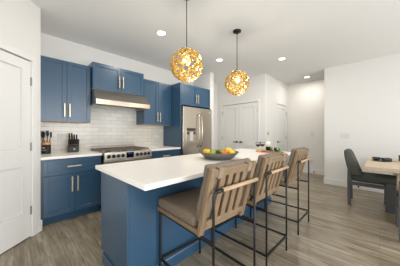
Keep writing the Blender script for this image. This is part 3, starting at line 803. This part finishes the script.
def grapes(name, label, mm, u, v, n, seedv):
    x, y = at(u, v, BT)
    rnd = random.Random(seedv)
    r = thing(name, label, 'grapes', (x, y, BT), group='grapes on the serving board')
    pts = []
    for k in range(n):
        a = rnd.uniform(0, 2 * PI); q = rnd.uniform(0, 0.034)
        lvl = 0 if k < n * 0.5 else (1 if k < n * 0.8 else 2)
        q *= (1, 0.7, 0.35)[lvl]
        pts.append((q * math.cos(a), q * math.sin(a), 0.0125 + lvl * 0.0185))
    first = None
    for p in pts:
        if first is None:
            first = MB().ball((0, 0, 0), 0.0125, 0.0125, 0.0125, 12, 8).build('grape', mm, r, p)
        else:
            c = first.copy(); COL.objects.link(c); c.parent = r; c.location = p
    MB().tube([(0, 0, 0.03), (0.006, 0.012, 0.062), (0.01, 0.03, 0.066)], 0.0022, 6).build('stem', 'stem', r)
    return r
grapes('grape_bunch', 'bright green grape bunch right beside the wine bottle', 'greengrape', 271.5, 150.9, 22, 1)
grapes('grape_bunch', 'dark grape bunch between the two green bunches', 'blackgrape', 275.6, 151.3, 22, 2)
grapes('grape_bunch', 'bright green grape bunch at the far tip of the board', 'greengrape', 279.4, 151.6, 22, 3)
def salami(u, v, k):
    x, y = at(u, v, BT)
    o = MB().lathe([(0, 0), (0.026, 0), (0.027, 0.003), (0.025, 0.007), (0, 0.008)], 20).build('salami_slice', 'salami', loc=(x, y, BT + 0.0003))
    return o
for k, (u, v, lab) in enumerate([(272.0, 152.9, 'pink cured meat slice closest to the wine bottle'), (274.8, 153.0, 'pink cured meat slice below the dark grapes'), (277.4, 153.1, 'pink cured meat slice farthest from the wine bottle')]):
    tag(salami(u, v, k), lab, 'meat', 'cured meat slices')
x, y = at(259.2, 151.4, BT)
o = MB().prism([(-0.035, -0.022), (0.035, -0.022), (0.0, 0.035)], 'z', 0, 0.034, 0.004, 2).build('cheese_wedge', 'cheese', loc=(x, y, BT + 0.0003))
tag(o, 'orange cheese wedge on the board in front of the wine glasses', 'cheese')

# ------------------------------------------------------------------ utensil crock and knife block
uc = thing('utensil_crock', 'black utensil crock with a copper band, on the counter', 'crock', (0.352, 3.665, TOP))
MB().lathe([(0, 0.0005), (0.054, 0.0005), (0.056, 0.004), (0.056, 0.142), (0.052, 0.142), (0.052, 0.008), (0, 0.008)], 32).build('pot', 'black', uc)
MB().lathe([(0.0562, 0.135), (0.0585, 0.135), (0.0585, 0.178), (0.052, 0.178), (0.052, 0.143), (0.0562, 0.143)], 32, closed=True).build('band', 'copper', uc)
b = MB()
for k, (z, h, ww) in enumerate(((0.085, 0.018, 0.030), (0.060, 0.004, 0.036), (0.050, 0.004, 0.030))):
    for i in range(4 if k == 0 else 5):
        a = -PI / 4 + (-1.5 + i) * 0.21 - 0.45 + 0.35
        b.box(-0.004, 0.004, -0.0573, -0.0563, z, z + h, mtx=Matrix.Rotation(a + 0.08, 4, 'Z'))
b.build('lettering', 'badge', uc)
UT = ['spoon', 'slot', 'spat', 'spoon', 'slot', 'spoon', 'spat']
LABU = {'spoon': ('serving_spoon', 'black spoon-headed utensil standing in the copper-banded crock', 'black serving spoons in the crock'),
        'slot': ('slotted_turner', 'black narrow turner standing in the copper-banded crock', 'black turners in the crock'),
        'spat': ('spatula', 'black broad flat spatula standing in the copper-banded crock', 'black spatulas in the crock')}
for k, kind in enumerate(UT):
    n_, lab, grp = LABU[kind]
    a = 2 * PI * k / 7 + 0.35; ux, uy = math.cos(a), math.sin(a)
    r = thing(n_, lab, 'utensil', (0.352 + 0.014 * ux, 3.665 + 0.014 * uy, TOP + 0.012), group=grp)
    sl = (0.17, 0.17, 0.16, 0.165, 0.17, 0.165, 0.17)[k]; tall = (0.01, 0.03, 0.0, 0.035, 0.015, 0.03, 0.005)[k]
    def P(t): return Vector((ux * sl * t, uy * sl * t, t))
    MB().tube([P(0), P(0.235 + tall)], 0.0045, 8).build('handle', 'black', r)
    top = P(0.268 + tall); mt = Matrix.Translation(top) @ Matrix.Rotation(a + PI / 2, 4, 'Z')
    if kind == 'spoon': MB().ball((0, 0, 0), 0.019, 0.008, 0.040, 16, 10, mtx=mt).build('head', 'black', r)
    elif kind == 'slot': MB().box(-0.015, 0.015, -0.003, 0.003, -0.035, 0.045, 0.0025, 2, mtx=mt).build('head', 'black', r)
    else: MB().prism([(-0.016, -0.04), (0.016, -0.04), (0.027, 0.035), (0.022, 0.045), (-0.022, 0.045), (-0.027, 0.035)], 'y', -0.003, 0.003, 0.002, 1, mtx=mt).build('head', 'black', r)

KB = (0.70, 3.66)
kr = math.radians(-18)
kb = thing('knife_block', 'black slanted knife block with pale emblem, on the counter', 'knife block', (KB[0], KB[1], TOP), kr)
MB().prism([(-0.065, 0.0005), (0.075, 0.0005), (0.075, 0.19), (0.045, 0.215), (0.005, 0.165), (0.005, 0.135), (-0.045, 0.105), (-0.065, 0.09)], 'x', -0.075, 0.075, 0.004, 2).build('block', 'knifeblock', kb)
MB().lathe([(0, 0), (0.013, 0), (0.013, 0.0015), (0, 0.0015)], 20, mtx=Matrix.Translation((0.02, -0.0651, 0.05)) @ Matrix.Rotation(PI / 2, 4, 'X')).build('emblem', 'badge', kb)
def knife(x, y, z, ln, label, grp, w=0.013):
    m = Matrix.Translation((KB[0], KB[1], TOP)) @ Matrix.Rotation(kr, 4, 'Z')
    p = m @ Vector((x, y, z))
    r = thing('kitchen_knife', label, 'knife', p, kr, group=grp)
    mt = Matrix.Rotation(math.radians(22), 4, 'X')
    MB().box(-w / 2, w / 2, -0.011, 0.011, 0.002, ln, 0.004, 2, mtx=mt).build('handle', 'black', r)
    MB().box(-w / 2 - 0.0006, w / 2 + 0.0006, -0.0116, 0.0116, 0.002, 0.01, mtx=mt).build('bolster', 'steel', r)
    return r
for i in range(6):
    knife(-0.0575 + i * 0.023, -0.022, 0.123, 0.085, 'black-handled steak knife in the lower row of the knife block', 'steak knives in the lower row')
for i, (x, ln) in enumerate(((-0.055, 0.125), (-0.02, 0.13), (0.012, 0.105), (0.045, 0.10))):
    knife(x, 0.024, 0.195, ln, ['tallest-looking black knife at the outlet end of the block upper row', 'black knife second from the outlet end of the block upper row', 'black knife third from the outlet end of the block upper row', 'short black knife at the range end of the block upper row'][i], 'big knives in the upper row', 0.020)

# ------------------------------------------------------------------ dining table and chairs
tb = thing('dining_table', 'pale rustic oak dining table by the white wall', 'table', (4.24, -0.85, 0))
tx0, tx1, ty0, ty1 = 3.585 - 4.24, 4.895 - 4.24, -1.9 + 0.85, 0.165 + 0.85
b = MB()
for k in range(6):
    x0 = tx0 + (tx1 - tx0) * k / 6; x1 = tx0 + (tx1 - tx0) * (k + 1) / 6
    b.box(x0 + 0.0006, x1 - 0.0006, ty0, ty1, 0.703, 0.76, 0.003, 1)
b.build('tabletop', 'tablewood', tb)
for x in (tx0 + 0.145, tx1 - 0.285):
    for y in (ty0 + 0.34, ty1 - 0.475):
        MB().box(x, x + 0.14, y, y + 0.14, 0, 0.7025, 0.004, 1).build('leg', 'tablewood', tb)
b = MB()
for x in (tx0 + 0.195, tx1 - 0.235): b.box(x, x + 0.04, ty0 + 0.481, ty1 - 0.4755, 0.60, 0.7025)
b.build('apron', 'tablewood', tb)

def make_dining_chair():
    r = thing('dining_chair', '', 'chair', group='charcoal dining chairs at the oak table')
    wd = 0.47
    def lx(s): return 0.0 if s == 0 else wd
    for s in (0, 1):
        x0 = -0.0 if s == 0 else wd - 0.045
        # back leg runs up beside the backrest
        MB().prism([(-0.045, 0), (0.0, 0), (0.006, 0.40), (0.0, 0.69), (-0.03, 0.69), (-0.042, 0.42)], 'x', x0, x0 + 0.045, 0.003, 1).build('leg', 'chairwood', r)
        MB().box(x0, x0 + 0.045, -0.62, -0.465, 0, 0.455, 0.004, 1).build('leg', 'chairwood', r)
        MB().box(x0 + 0.004, x0 + 0.041, -0.4645, -0.043, 0.352, 0.410, 0.003, 1).build('side_rail', 'chairwood', r)
    b = MB(); b.box(0.046, wd - 0.046, -0.575, -0.54, 0.352, 0.418, 0.003, 1); b.box(0.046, wd - 0.046, -0.04, -0.008, 0.352, 0.39, 0.003, 1)
    b.build('cross_rail', 'chairwood', r)
    MB().cushion(0.050, wd - 0.050, -0.63, -0.045, 0.4115, 0.53, 0.04, 0.012).build('seat', 'chairfab', r)
    MB().prism([(-0.19, 0.515), (-0.15, 0.62), (-0.105, 0.75), (-0.055, 0.88), (-0.025, 0.935), (0.035, 0.945), (0.055, 0.925), (0.045, 0.82), (0.012, 0.64), (-0.03, 0.515)], 'x', 0.012, wd - 0.012, 0.022, 3, True).build('backrest', 'chairfab', r)
    return r
ch = make_dining_chair()
ch.location = (4.06, 0.40, 0); ch.rotation_euler.z = math.radians(1.5)
ch['label'] = 'charcoal upholstered dining chair pulled out at the oak table end'
c2 = copy_tree(ch); c2.location = (3.08, -0.625, 0); c2.rotation_euler.z = PI / 2
c2['label'] = 'dining chair cut off by the frame, only its dark front leg showing'

TT = 0.7605
pl = thing('dinner_plate', 'dark dinner plate on the oak dining table', 'plate', (4.43, -0.02, TT))
MB().lathe([(0, 0), (0.09, 0), (0.10, 0.003), (0.126, 0.008), (0.128, 0.011), (0.124, 0.012), (0.10, 0.009), (0, 0.008)], 40).build('plate', 'plate', pl)
o = MB().lathe([(0, 0), (0.035, 0), (0.04, 0.004), (0.060, 0.034), (0.062, 0.048), (0.058, 0.048), (0.055, 0.036), (0.036, 0.012), (0, 0.010)], 32).build('cereal_bowl', 'plate', loc=(4.415, 0.04, TT + 0.0122))
tag(o, 'small dark bowl sitting on the dark dinner plate', 'bowl')
o = MB().cushion(-0.04, 0.04, -0.06, 0.06, 0, 0.042, 0.016, 0.004).build('napkin', 'napkin', loc=(4.44, -0.083, TT + 0.0125)); o.rotation_euler.z = 0.5
tag(o, 'folded slate napkin on the dark plate beside the small bowl', 'napkin')
b = MB(); b.tube([(0, -0.09, 0.004), (0, 0.03, 0.006)], 0.004, 8); b.ball((0, 0.06, 0.005), 0.014, 0.03, 0.005, 12, 8)
o = b.build('dinner_spoon', 'steel', loc=(4.46, -0.19, TT)); tag(o, 'steel spoon lying on the table beside the dark plate', 'spoon')
o = MB().lathe([(0, 0), (0.034, 0), (0.040, 0.10), (0.037, 0.10), (0.031, 0.006), (0, 0.006)], 24).build('tumbler', 'smoke', loc=(4.62, -0.265, TT))
tag(o, 'smoky glass tumbler on the dining table at the frame edge', 'glass')
